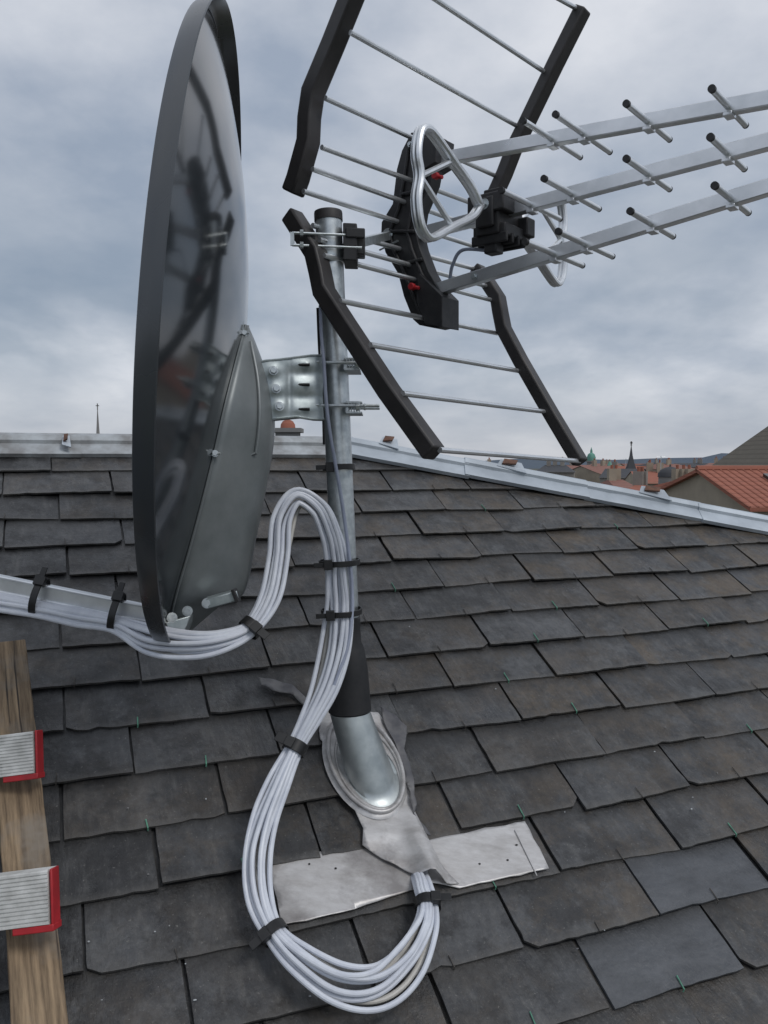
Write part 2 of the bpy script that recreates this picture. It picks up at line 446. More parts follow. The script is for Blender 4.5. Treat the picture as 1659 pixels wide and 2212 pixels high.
rm=[basec.lerp(c2,.5)+E*(.060*math.cos(a))+U*(.098*math.sin(a))+N*.032 for a in A60]
ro=[c2+E*(.068*math.cos(a))+U*(.117*math.sin(a))+N*.033 for a in A60]
ro2=[c2+E*(.078*math.cos(a))+U*(.127*math.sin(a))+N*.024 for a in A60]
bd.add(ri+rm+ro+ro2,[[l*60+i,l*60+(i+1)%60,(l+1)*60+(i+1)%60,(l+1)*60+i] for l in range(3) for i in range(60)])
bd.tube([p+N*.001 for p in ro],.0045,8,closed=True)
bd.tube([p+N*.0005 for p in rm],.0030,8,closed=True)
bd.obj('collar_bead','lead',lead,ang=70)

# ---------------- mast ---------------------------------------------------------------
mast=empty('antenna_mast')
MT=S(709,462,1.55); MBm=S(756,1538,1.575)
def mastpt(py):
    t=(py-462)/(1538-462); return MT.lerp(MBm,t)
mb=MB(); mb.tube([MT,mastpt(800),mastpt(1200),MBm],.0250,32,cap=False)
mb.tube([MT,mastpt(700)],.0226,32,cap=False)
mb.obj('tube','galv',mast,ang=50)
mb=MB(); mb.tube([mastpt(458),mastpt(462),mastpt(478)],[.0262,.0268,.0268],32,cap=False); mb.tube([mastpt(520),mastpt(521)],.022,24); mb.obj('rim_collar','brownblack',mast)
mb=MB()
mb.tube([mastpt(1330),mastpt(1333),mastpt(1345),mastpt(1350),mastpt(1385),mastpt(1400),mastpt(1440),mastpt(1535)],[.0262,.0275,.0275,.0265,.0275,.0325,.0375,.0410],32,cap=False)
mb.obj('rubber_sleeve','rubber',mast,ang=25)

# ---------------- satellite dish --------------------------------------------------------
dish=empty('satellite_dish')
xc,zc_,dc=-.347,.31,1.5; A_,B_=.54,.49; al,be=-.106,.088; DD=.092
LIPH=.027
def bowlx(z,d,off=0):
    r2=min(1,(z/A_)**2+(d/B_)**2)
    return xc+al*d+be*z+DD*(1-r2)+off
def dpt(r,th,off=0):
    z=A_*r*math.sin(th); d=-B_*r*math.cos(th)
    return C(xc+al*d+be*z+DD*(1-min(r,1)**2)+off,zc_+z,dc+d)
bm_=MB(); NR,NT=30,128; vs=[dpt(0,0)];fs=[]
for i in range(1,NR+1):
    for k in range(NT): vs.append(dpt(i/NR,2*math.pi*k/NT))
for k in range(NT): fs.append([0,1+k,1+(k+1)%NT])
for i in range(NR-1):
    for k in range(NT):
        a=1+i*NT+k;b2=1+i*NT+(k+1)%NT; fs.append([a,a+NT,b2+NT,b2])
bm_.add(vs,fs); o=bm_.obj('reflector','dish',dish,ang=80)
md=o.modifiers.new('s','SOLIDIFY'); md.thickness=.0012
lp=MB(); prof=[(.992,.0005),(1.0,-.003),(1.006,-.002),(1.012,.004),(1.017,.016),(1.020,LIPH),(1.016,LIPH+.0015),(1.012,LIPH-.003),(1.006,.008),(.998,.0015)]
vs=[];fs=[];k=len(prof)
for i in range(NT):
    for (r,o_) in prof: vs.append(dpt(r,2*math.pi*i/NT,o_))
for i in range(NT):
    j=(i+1)%NT
    for q in range(k): q2=(q+1)%k; fs.append([i*k+q,i*k+q2,j*k+q2,j*k+q])
lp.add(vs,fs); lp.obj('rim','dishlip',dish,ang=30)
mb=MB(); pth=math.radians(180-48); pp=dpt(1.008,pth,.018); pq=dpt(.99,pth,.018)
mb.tube([pp,pp+(pq-pp).normalized()*.004],.005,12); mb.obj('rim_hole_standin','galv',dish)  # bright stub added in place of a rim hole with sky showing through
def bowlS(py,d,off=0):
    """point on the reflector's back at the height seen at image row py and depth d"""
    u=(CY-py)/F*d
    return C(bowlx(u-zc_,d-dc,off),u,d)
rowsP=[(703,(520,704),.012),(760,(548,745),.08),(830,(570,815),.12),(900,(580,890),.14),(980,(577,960),.145),(1080,(560,1060),.145),(1190,(537,1180),.135),(1270,(516,1288),.12),(1325,(470,1312),.09),(1350,(395,1375),.05)]
vs=[];fs=[];NC=9
for (ny,r_,w) in rowsP:
    ne=bowlS(ny,1.5-w,.001); fe=bowlS(ny,1.5+w,.001)
    rn=S(r_[0],r_[1],1.5-w*.35)
    lim=bowlS(r_[1],1.5-w*.35,.004)
    if rn.x<lim.x: rn.x=lim.x
    rfar=rn+Vector((-.004,w*.75,0))
    vs+=[ne,ne.lerp(rn,.10)+Vector((.006,0,0)),ne.lerp(rn,.5)+Vector((.004,0,0)),ne.lerp(rn,.85),rn.lerp(rfar,.08)+Vector((.001,0,0)),rn.lerp(rfar,.5)+Vector((.003,0,0)),rfar,rfar.lerp(fe,.5),fe]
vs2=[]
cols=[crom([vs[i*NC+c] for i in range(len(rowsP))],6) for c in range(NC)]
nr=len(cols[0])
for i in range(nr):
    for c in range(NC): vs2.append(cols[c][i])
for i in range(nr-1):
    for c in range(NC-1): fs.append([i*NC+c,i*NC+c+1,(i+1)*NC+c+1,(i+1)*NC+c])
mb=MB(); mb.add(vs2,fs); o=mb.obj('back_plate','plate',dish,ang=50)
md=o.modifiers.new('s','SOLIDIFY'); md.thickness=.002; md.offset=0
mb=MB()
grv=[cols[2][i].lerp(cols[3][i],.75)+Vector((.002,-.003,0)) for i in range(5,26)]
mb.tube(grv+[grv[-1]+Vector((-.010,-.004,-.004)),grv[-1]+Vector((-.014,-.006,.012))],.0032,8)
mb.tube([p+Vector((.001,-.001,0)) for p in cols[0]],.0022,6)
mb.obj('plate_rib','plate',dish)
def hexbolt(mb,p,ax,r=.006,h=.006,wash=True):
    ax=ax.normalized()
    if wash: mb.tube([p,p+ax*.0015],r*1.45,16)
    mb.tube([p+ax*.0012,p+ax*(.0012+h)],r,6)
mb=MB(); vw=Vector((0.15,-1,.1))
e0=cols[0][2]; e1=cols[0][int(nr*.44)]
for p_ in (e0,e1):
    hexbolt(mb,p_+Vector((.003,-.004,0)),vw,.004,.005)
    mb.tube([p_+Vector((-.010,-.005,0)),p_+Vector((.012,-.005,0))],.002,6)
for px,py,d in ((372,1334,1.385),(405,1320,1.38),(447,1303,1.382)):
    hexbolt(mb,S(px,py,d),vw,.0060,.005)
mb.tube([e0+Vector((0,-.004,-.01)),e0+Vector((0,-.002,.022))],.0018,6)
mb.obj('plate_bolts','galv',dish)
mb=MB(); mb.beam([S(448,1302,1.392),S(514,1284,1.40)],.026,.017,(0,0,1)); mb.obj('arm_stub','galvb',dish,bevel=.002)
mb=MB(); mb.beam([S(505,1272,1.392),S(515,1300,1.392)],.006,.026,(0,-1,0)); mb.obj('stub_cap','black',dish,bevel=.001)
mb=MB(); mb.prism([S(*p) for p in ((356,1345,1.40),(374,1380,1.40),(388,1381,1.41),(404,1352,1.42),(412,1330,1.42))],Vector((0,.06,0))); mb.obj('lower_foot','galvb',dish,bevel=.002)
arm=MB()
f0=S(372,1338,1.425); f1=S(-330,1196,1.40)
arm.beam([f0,f1],.028,.030,(0,0,1))
arm.beam([f0+Vector((0,-.014,.0165)),f1+Vector((0,-.014,.0165))],.010,.004,(0,0,1))
arm.beam([f0+Vector((0,-.0155,-.012)),f1+Vector((0,-.0155,-.012))],.004,.010,(0,0,1))
arm.obj('feed_arm','alu',dish,bevel=.0015)
lnb=MB(); q=f1
lnb.tube([q+Vector((0,0,-.01)),q+Vector((-.01,0,.09))],.012,12)
lnb.tube([q+Vector((-.06,0,.10)),q+Vector((.02,0,.09)),q+Vector((.05,0,.085)),q+Vector((.055,0,.085))],[.02,.02,.03,.03],20)
lnb.tube([q+Vector((-.03,0,.10)),q+Vector((-.05,0,.03))],.022,16); lnb.obj('lnb_head','ribw',dish)
dB=1.475
poly=[(556,783),(575,779),(600,777),(640,772),(672,768),(697,768),(699,800),(697,850),(700,906),(670,905),(640,900),(608,903),(578,906),(566,893),(566,868),(574,845),(570,820),(560,800)]
def emb(px,py):
    h=0
    for (cx,cy,rx,ry,hh) in ((591,801,16,14,.004),(597,840,16,14,.004),(604,878,16,14,.004),(658,808,34,9,-.003),(658,858,34,9,-.003),(655,786,28,9,.0025),(655,832,28,11,.0025),(655,884,28,10,.0025),(625,840,6,60,-.003)):
        h+=hh*math.exp(-((px-cx)/rx)**2-((py-cy)/ry)**2)
    return h
bm=bmesh.new(); vv=[bm.verts.new((x,y,0)) for x,y in poly]; f=bm.faces.new(vv); bmesh.ops.triangulate(bm,faces=[f])
x=558
while x<700: bmesh.ops.bisect_plane(bm,geom=bm.verts[:]+bm.edges[:]+bm.faces[:],plane_co=(x,0,0),plane_no=(1,0,0)); x+=3.3
y=770
while y<906: bmesh.ops.bisect_plane(bm,geom=bm.verts[:]+bm.edges[:]+bm.faces[:],plane_co=(0,y,0),plane_no=(0,1,0)); y+=3.3
for v in bm.verts:
    px,py=v.co.x,v.co.y; v.co=S(px,py,dB+(px-556)*.00028-emb(px,py))
bmesh.ops.recalc_face_normals(bm,faces=bm.faces)
me=bpy.data.meshes.new('mount_bracket'); bm.to_mesh(me); bm.free(); me.materials.append(M['galvb']); me.shade_smooth()
o=bpy.data.objects.new('mount_bracket',me); scn.collection.objects.link(o); o.parent=dish
md=o.modifiers.new('s','SOLIDIFY'); md.thickness=.003
br=MB()
def edge(seq,dep=.07):
    P=[S(px,py,dB+(px-556)*.00028) for px,py in seq]; n=len(P)
    br.add(P+[p+Vector((0,dep,0)) for p in P],[[i,i+1,n+i+1,n+i] for i in range(n-1)])
    br.tube(P,.0022,6)
edge(poly[0:6]); edge(poly[8:14])
br.tube([S(px,py,dB) for px,py in poly[12:]+poly[:1]],.0025,6)
br.obj('bracket_flanges','galvb',dish,ang=40)
br=MB()
for px,py in ((655,788),(655,831),(655,884)):
    d=dB-.0035+(px-556)*.00028+.001
    br.tube([S(px-14,py,d),S(px+14,py,d)],.0028,8)
br.obj('bracket_slots','tie',dish)
br=MB()
for px,py in ((591,801),(597,840),(604,878)):
    hexbolt(br,S(px,py,dB-.003),vw,.0060,.006)
for py,ex in ((788,778),(879,820)):
    m0=mastpt(py); R=(S(900,py,1.55)-S(800,py,1.55)).normalized()
    for dy in (-.034,.036):
        br.tube([S(682,py,1.55)+Vector((0,dy,0)),S(ex,py,1.55)+Vector((0,dy,0))],.0032,8)
    br.tube([S(683,py,1.55)+Vector((0,-.034,0)),S(693,py,1.55)+Vector((0,-.034,0))],.0065,6)
    br.tube([S(768,py,1.516),S(776,py,1.516)],.0075,6)
    br.tube([S(786,py,1.516),S(790,py,1.516)],.0065,6)
    c_=m0+R*.034
    for s_ in (-1,1):
        br.box(c_+Vector((0,0,s_*.0095)),R*.015,Vector((0,.042,0)),Vector((0,0,.0018)))
    for k_ in range(5):
        br.box(c_+R*(-.010+k_*.005)+Vector((0,-.03,0)),R*.001,Vector((0,.012,0)),Vector((0,0,.011)))
br.obj('mast_clamps','galv',dish,bevel=.0006)

# ---------------- TV antenna ----------------------------------------------------------------
ant=empty('tv_antenna')
def dL(px,L):
    bx=.068+.633*L; bdp=1.72+.774*L; u=(px-CX)/F
    s=(u*bdp-bx)/(.774+.633*u); return bdp-.633*s
def A3(px,py,L): return S(px,py,dL(px,L))
Lv=Vector((.633,.774,-.0)).normalized()
Bv=Vector((.774,-.633,0)).normalized()
NLn,FLr=-.275,.275
up_near=[A3(*p,NLn) for p in ((632,418),(644,385),(666,305),(668,255),(676,200),(720,95),(768,-25),(850,-205))]
up_far=[A3(*p,FLr) for p in ((1035,535),(1052,470),(1066,428),(1090,375),(1112,318),(1140,262),(1200,138),(1260,18))]
lo_near=[A3(*p,NLn) for p in ((630,466),(652,500),(682,548),(692,590),(700,630),(745,700),(840,845),(938,980))]
lo_far=[A3(*p,FLr) for p in ((1030,580),(1050,605),(1076,645),(1081,675),(1088,710),(1125,780),(1190,893),(1254,1000))]
mb=MB()
for arr,w,h in ((up_near,.034,.034),(up_far,.028,.034),(lo_near,.032,.034),(lo_far,.028,.034)):
    mb.beam(arr,h,w,Bv)
mb.obj('reflector_frames','brownblack',ant,bevel=.004)
mb=MB()
rods=[((850,-200),(1252,22)),((800,-95),(1183,160)),((757,70),(1122,275)),((703,212),(1075,382)),((695,318),(1062,455)),((675,365),(1050,500)),((655,413),(1040,537)),
((675,487),(1030,582)),((690,518),(1058,620)),((700,552),(1068,650)),((735,650),(1075,720)),((800,745),(1125,802)),((870,850),(1182,890)),((950,972),(1252,996))]
for p,q in rods:
    mb.tube([A3(*p,NLn),A3(*q,FLr)],.0050,10)
mb.obj('reflector_rods','alu',ant)
sp_=[(888,286),(930,284),(945,292),(942,330),(930,395),(905,455),(898,500),(906,535),(925,585),(955,640),(955,706),(942,709),(905,702),(892,690),(872,640),(860,592),(832,545),(823,505),(824,480),(848,440),(857,365),(868,325)]
mb=MB(); mb.prism([A3(px,py,-.016) for px,py in sp_],Lv*.034)
inner=[(898,300),(934,300),(932,330),(915,395),(890,455),(880,500),(890,540),(910,590),(940,645),(942,692),(912,688),(893,640),(872,585),(848,535),(842,500),(862,450),(875,375),(882,325)]
mb.tube([A3(px,py,-.018) for px,py in inner],.004,6,closed=True)
for p,q in (((895,350),(935,345)),((868,420),(915,410)),((845,500),(895,500)),((872,570),(912,560)),((895,620),(945,640)),((905,660),(950,670))):
    mb.tube([A3(*p,-.018),A3(*q,-.018)],.0045,6)
mb.prism([A3(px,py,-.03) for px,py in ((905,590),(955,640),(955,706),(918,700),(900,650))],Lv*.06)
mb.prism([A3(px,py,-.03) for px,py in ((900,300),(945,292),(940,350),(905,372))],Lv*.06)
mb.obj('centre_spine','black',ant,bevel=.002)
mb=MB()
for px,py in ((893,620),(944,381)):
    mb.tube([A3(px,py,-.034),A3(px,py,-.034)-Lv*.010],.0072,12)
    mb.tube([A3(px+12,py+2,-.034),A3(px-2,py,-.034)],.004,8)
mb.obj('locking_knobs','red',ant,bevel=.001)
mb=MB(); hexbolt(mb,A3(838,505,-.02),Vector((-.5,-1,0)),.008,.006); hexbolt(mb,A3(886,312,-.02),-Lv,.004,.004)
mb.tube([A3(860,520,-.022),A3(820,540,-.022)],.002,6); mb.obj('spine_bolts','galv',ant)
def bpos(s,L,w):
    x=.068+.774*s+.633*L; d=1.72-.633*s+.774*L
    u=(w+d*ST)/CT
    return C(x,u,d)
def bh(kind,s):
    if kind=='t': return .6186+(.566-.6186)*(s-.059)/(.686-.059)
    if kind=='m': return .482+(.500-.482)*(s-.19)/(.686-.19)
    return .354+(.429-.354)*(s-.055)/(.686-.055)
mb=MB()
for kd,s0 in (('t',.045),('m',.0),('b',.035)):
    mb.beam([bpos(s0,0,bh(kd,s0)),bpos(1.0,0,bh(kd,1.0))],.020,.024,(0,0,1))
mb.obj('booms','aludull',ant,bevel=.0015)
el=MB(); cp=MB(); ct=MB()
def sfor(px):
    u=(px-CX)/F; return (u*1.72-.068)/(.774+.633*u)
hl=[.112,.110,.096,.088,.085,.08,.08]
for kd,lst in (('t',[1195,1262,1402,1576]),('m',[1150,1238,1402,1573]),('b',[1200,1268,1410,1582])):
    ss=[sfor(p) for p in lst]+[.75,.86,.97]
    for i,s in enumerate(ss):
        w=bh(kd,s)-.002; h_=hl[i]
        a=bpos(s,-h_,w); b3=bpos(s,h_,w); dv=(b3-a).normalized()
        el.tube([a,b3],.0054,12)
        cp.tube([a-dv*.002,a+dv*.005],.0060,12); cp.tube([b3-dv*.003,b3+dv*.001],.0056,12)
        c0=bpos(s,0,w); ct.box(c0+Vector((0,0,-.012)),Lv*.012,Bv*.007,Vector((0,0,.003)))
el.obj('directors','alu',ant); cp.obj('director_caps','black',ant); ct.obj('director_clips','aludull',ant,bevel=.001)
sd=.20
def dp(L,w): return bpos(sd,L,w)
mb=MB()
wb=.475
mb.box(dp(0,wb-.005),Lv*.045,Bv*.026,Vector((0,0,.038)))
mb.box(dp(-.03,wb+.015),Lv*.022,Bv*.040,Vector((0,0,.018)))
mb.box(dp(.01,wb-.035),Lv*.048,Bv*.036,Vector((0,0,.012)))
mb.box(dp(.045,wb-.018),Lv*.016,Bv*.045,Vector((0,0,.018)))
mb.box(dp(0,wb+.038),Lv*.026,Bv*.020,Vector((0,0,.011)))
mb.box(dp(-.02,wb-.058),Lv*.014,Bv*.014,Vector((0,0,.018)))
mb.box(dp(-.047,wb-.002),Lv*.006,Bv*.018,Vector((0,0,.028)))
for k_ in range(4): mb.box(dp(-.035+.022*k_,wb-.05),Lv*.003,Bv*.040,Vector((0,0,.010)))
mb.obj('dipole_housing','black',ant,bevel=.003)
mb=MB(); hexbolt(mb,dp(-.053,wb+.012),-Lv,.007,.006); hexbolt(mb,bpos(.15,-.012,bh('b',.15)),-Lv,.005,.004); mb.obj('housing_bolt','galv',ant)
mb=MB()
for sg in (-1,1):
    loop=[(.070,.478),(.10,.506),(.16,.537),(.215,.566),(.240,.571),(.258,.558),(.266,.52),(.258,.485),(.266,.445),(.258,.405),(.240,.387),(.218,.389),(.16,.420),(.10,.450)]
    P=[dp(sg*L,w) for L,w in loop]
    P=crom(P+[P[0]],5)[:-1]
    mb.tube([p+Bv*.004 for p in P],.0068,10,closed=True)
    mb.tube([p-Bv*.004 for p in P],.0068,10,closed=True)
    mb.tube([dp(sg*.255,.485),dp(sg*.165,.535)],.0055,8)
    mb.tube([dp(sg*.255,.485),dp(sg*.165,.424)],.0055,8)
mb.obj('dipole_loops','alu',ant)
mb=MB(); mb.tube(crom([dp(-.02,.405),S(1000,540,1.62),S(978,572,1.64),S(972,602,1.66)],8),.0035,8); mb.obj('dipole_lead','coaxg',ant)
mc=MB(); q=mastpt(530); R=Vector((1,0.15,0)).normalized()
mc.box(q+R*.040,R*.013,Vector((0,.036,0)),Vector((0,0,.034)))
mc.box(q+R*.058,R*.009,Vector((0,.020,0)),Vector((0,0,.018)))
mc.box(q+R*.050+Vector((0,-.034,.016)),R*.018,Vector((0,.005,0)),Vector((0,0,.009)))
mc.box(q-R*.034,R*.009,Vector((0,.030,0)),Vector((0,0,.014)))
mc.obj('mast_clamp','black',ant,bevel=.002)
mc=MB()
for z in (-.010,.012):
    mc.tube([q-R*.066+Vector((0,-.034,z)),q+R*.062+Vector((0,-.034,z))],.0026,8)
    mc.tube([q-R*.052+Vector((0,-.034,z)),q-R*.046+Vector((0,-.034,z))],.0065,6)
mc.box(q-R*.066+Vector((0,-.034,.001)),R*.0035,Vector((0,.003,0)),Vector((0,0,.012)))
a_=A3(842,512,0)
mc.beam([q+R*.05+Vector((0,0,.006)),a_+Vector((0,0,.004))],.02,.016,(0,0,1))
mc.obj('clamp_rods','galv',ant)

# ---------------- coaxial cables --------------------------------------------------------------
cab=empty('coaxial_cable_bundle')
path=[
(-330,1245,1.385,.014,.009),(-150,1278,1.388,.014,.009),(0,1303,1.39,.014,.009),(85,1318,1.39,.012,.009),(170,1335,1.39,.014,.009),(250,1350,1.39,.0125,.009),(330,1382,1.375,.022,.014),(420,1392,1.36,.020,.013),(490,1382,1.37,.016,.012),(542,1356,1.39,.0125,.012),
(582,1292,1.42,.018,.014),(600,1205,1.45,.019,.015),(607,1125,1.47,.020,.016),(640,1076,1.485,.018,.016),(688,1100,1.49,.019,.014),(714,1155,1.50,.018,.012),(727,1208,1.508,.020,.010),(733,1260,1.512,.022,.010),(735,1315,1.512,.022,.010),(726,1400,1.50,.023,.012),(703,1480,1.48,.021,.013),(671,1550,1.46,.016,.013),(638,1614,1.44,.0125,.012),
(600,1690,1.40,.018,.014),(567,1770,1.365,.022,.015),(552,1850,1.33,.024,.016),(560,1940,1.29,.020,.014),(592,2015,1.25,.0135,.012),(650,2073,1.215,.020,.013),(730,2116,1.20,.026,.013),(810,2116,1.215,.028,.013),(875,2070,1.25,.026,.013),(915,2008,1.30,.019,.013),(924,1958,1.345,.0135,.012),(915,1920,1.375,.013,.011),(905,1890,1.43,.012,.008)]
NS=9
PC=[Vector((a[0],a[1],a[2])) for a in path]
PCs=crom(PC,NS); WS=crom([Vector((a[3],a[4],0)) for a in path],NS)
ctr=[S(*p) for p in PCs]
N2=Vector((.05,-.85,.5)).normalized()
slots=[(-.95,0.1),(-.62,.75),(-.55,-.6),(-.15,.15),(.05,-.9),(.15,.95),(.5,.2),(.62,-.65),(.95,.3),(-.3,.9)]
mats=['coaxw','coaxw','coaxb','coaxw','coaxb','coaxw','coaxw','coaxb','coaxw','coaxw']
for k,(sx,sy) in enumerate(slots):
    pts=[]; ph=random.uniform(0,6.28); fr=random.uniform(.035,.06)
    for i,p in enumerate(ctr):
        t=(ctr[min(i+1,len(ctr)-1)]-ctr[max(i-1,0)]).normalized()
        n1=t.cross(N2).normalized(); n2=n1.cross(t)
        w=WS[i]; loose=max(0,(w.x-.0125))/.014
        xx=sx+loose*.30*math.sin(i*fr+ph)+loose*.08*math.sin(i*fr*3.1+ph*2); yy=sy+loose*.4*math.cos(i*fr*.8+ph*1.7)
        pts.append(p+n1*(w.x*xx)+n2*(w.y*yy))
    mb=MB(); mb.tube(pts,.0044,10); mb.obj('cable_%d'%(k+1),mats[k],cab)
def strand(pl_,mat,name,r=.0040):
    mb=MB(); mb.tube([S(*p) for p in crom([Vector(x) for x in pl_],8)],r,8); mb.obj(name,mat,cab)
strand([(692,660,1.50),(694,720,1.50),(700,790,1.495),(704,860,1.495),(712,930,1.50),(724,1000,1.505),(738,1080,1.51),(748,1150,1.51),(755,1207,1.505),(760,1260,1.505),(760,1330,1.50),(750,1400,1.49),(722,1480,1.47)],'coaxg','antenna_downlead',.0033)
strand([(686,665,1.52),(690,760,1.53),(697,860,1.53),(700,960,1.52)],'tie','thin_lead',.0025)
strand([(300,1372,1.38),(345,1395,1.37),(400,1410,1.36),(460,1404,1.36),(515,1378,1.38),(545,1358,1.395)],'coaxw','sagging_cable_1')
strand([(540,1352,1.40),(600,1275,1.44),(624,1180,1.47),(640,1110,1.49),(660,1085,1.50),(695,1120,1.505),(712,1190,1.505)],'coaxb','sagging_cable_2')
strand([(640,1608,1.45),(596,1680,1.405),(560,1760,1.37),(538,1850,1.34),(546,1930,1.30),(585,2010,1.255)],'coaxw','sagging_cable_3')
def tie(idxpx,ra=.0175,rb=.0165,w=.007,ctr_=None,tan=None,head=1):
    mb=MB()
    if ctr_ is None:
        best=min(range(len(PCs)),key=lambda i:(PCs[i].x-idxpx[0])**2+(PCs[i].y-idxpx[1])**2)
        c_=ctr[best]; t=(ctr[best+1]-ctr[best-1]).normalized()
    else: c_=ctr_; t=tan.normalized()
    n1=t.cross(N2).normalized(); n2=n1.cross(t)
    vs=[];fs=[];sg=28
    for k in range(sg):
        an=2*math.pi*k/sg; e=n1*math.cos(an)*ra+n2*math.sin(an)*rb; u_=e.normalized()
        for o_,s_ in ((0,-w/2),(.0022,-w/2),(.0022,w/2),(0,w/2)): vs.append(c_+e+u_*o_+t*s_)
    for k in range(sg):
        j=(k+1)%sg
        for q_ in range(4): q2=(q_+1)%4; fs.append([k*4+q_,k*4+q2,j*4+q2,j*4+q_])
    mb.add(vs,fs)
    hp=c_+n1*head*(ra*.6)+n2*(rb*.93)
    mb.box(hp,n1*.0080,n2*.0055,t*.0090)
    mb.box(hp+n1*head*.014+n2*.001,n1*.012,n2*.0009,t*w*.42)
    mb.obj('cable_tie',  'tie', cab, bevel=.0008)
tie((542,1356),w=.017,ra=.0185,rb=.018); tie((638,1614),ra=.0190,rb=.0185,w=.021); tie((592,2015),w=.017,ra=.0195,rb=.018); tie((924,1955),w=.017,ra=.0195,rb=.018)
mt=(mastpt(1400)-mastpt(1200)).normalized()
for py,rr,rb_,off in ((1005,.0290,.034,0),(1207,.0365,.052,-.006),(1312,.0365,.052,-.006)):
    tie(None,ra=rr,rb=rb_,w=.0105,ctr_=mastpt(py)+Vector((off,-.026 if py>1100 else -.010,0)),tan=-mt,head=-1)
at_=(f1-f0).normalized()
for px,py in ((85,1285),(252,1318)):
    tie(None,ra=.032,rb=.026,w=.012,ctr_=S(px,py+4,1.402),tan=at_,head=1)

# ---------------- roof ladder --------------------------------------------------------------------
lad=empty('wooden_roof_ladder')
p0=S(96,2330,1.02); p1=S(16,1396,1.60)
ly=(p1-p0); L_=ly.length; ly.normalize()
lx=ly.cross(N).normalized()
if lx.x<0: lx=-lx
lz=lx.cross(ly).normalized()
if lz.z<0: lz=-lz
def local(name,mat,hx,hy,hz,cx,cy,cz,bev=.002):
    mb=MB()
    n=24; vs=[];fs=[]
    for i in range(n+1):
        y=-hy+2*hy*i/n; j=lambda:random.gauss(0,.0006)
        vs+=[(-hx+j(),y,-hz),(hx+j(),y,-hz),(hx+j(),y,hz+j()),(-hx+j(),y,hz+j())]
    for i in range(n):
        for k in range(4): k2=(k+1)%4; fs.append([i*4+k,i*4+k2,(i+1)*4+k2,(i+1)*4+k])
    fs+=[[3,2,1,0],[n*4+k for k in range(4)]]
    mb.add(vs,fs); o=mb.obj(name,mat,lad,bevel=bev)
    mtx=Matrix((( lx.x,ly.x,lz.x,0),(lx.y,ly.y,lz.y,0),(lx.z,ly.z,lz.z,0),(0,0,0,1)))
    mtx.translation=p0+lx*cx+ly*cy+lz*cz; o.matrix_world=mtx
    return o
local('stile_1','wood',.033,L_/2,.014,0,L_/2,0)
local('stile_2','wood',.033,L_/2,.014,-.46,L_/2,0)
def rung(px_,pyt,pyb,d):
    ctr0=S(px_,(pyt+pyb)/2,d); hgt=(pyb-pyt)/F*d/2
    X=(S(px_,1600,d)-S(px_-300,1600+38,d)).normalized()
    Y=Vector((0,.28,.96)); Y=(Y-X*Y.dot(X)).normalized(); Z=X.cross(Y).normalized()
    if Z.y>0: Z=-Z
    ln=.56; n=13
    mb=MB(); prof=[]
    for i in range(n):
        y=-hgt+2*hgt*i/n; s=2*hgt/n
        prof+=[(y,.0),(y+s*.15,.0020),(y+s*.7,.0020),(y+s*.85,0)]
    prof+=[(hgt,0),(hgt,-.03),(-hgt,-.03)]
    k=len(prof); vs=[ctr0+X*x+Y*y+Z*z for x in (-ln,-.004) for y,z in prof]
    mb.add(vs,[[a,(a+1)%k,k+(a+1)%k,k+a] for a in range(k)]+[list(range(k)),[k+a for a in range(k)][::-1]])
    mb.obj('ribbed_tread','ribw',lad,ang=20)
    mb=MB(); mb.box(ctr0+Z*-.012,X*.0018,Y*(hgt+.001),Z*.012)
    mb.box(ctr0+X*-.026+Y*(-hgt-.0045)-Z*.013,X*.028,Y*.0045,Z*.014)
    mb.obj('tread_end','red',lad,bevel=.0012)
rung(78,1580,1668,1.315); rung(111,1882,1992,1.115)

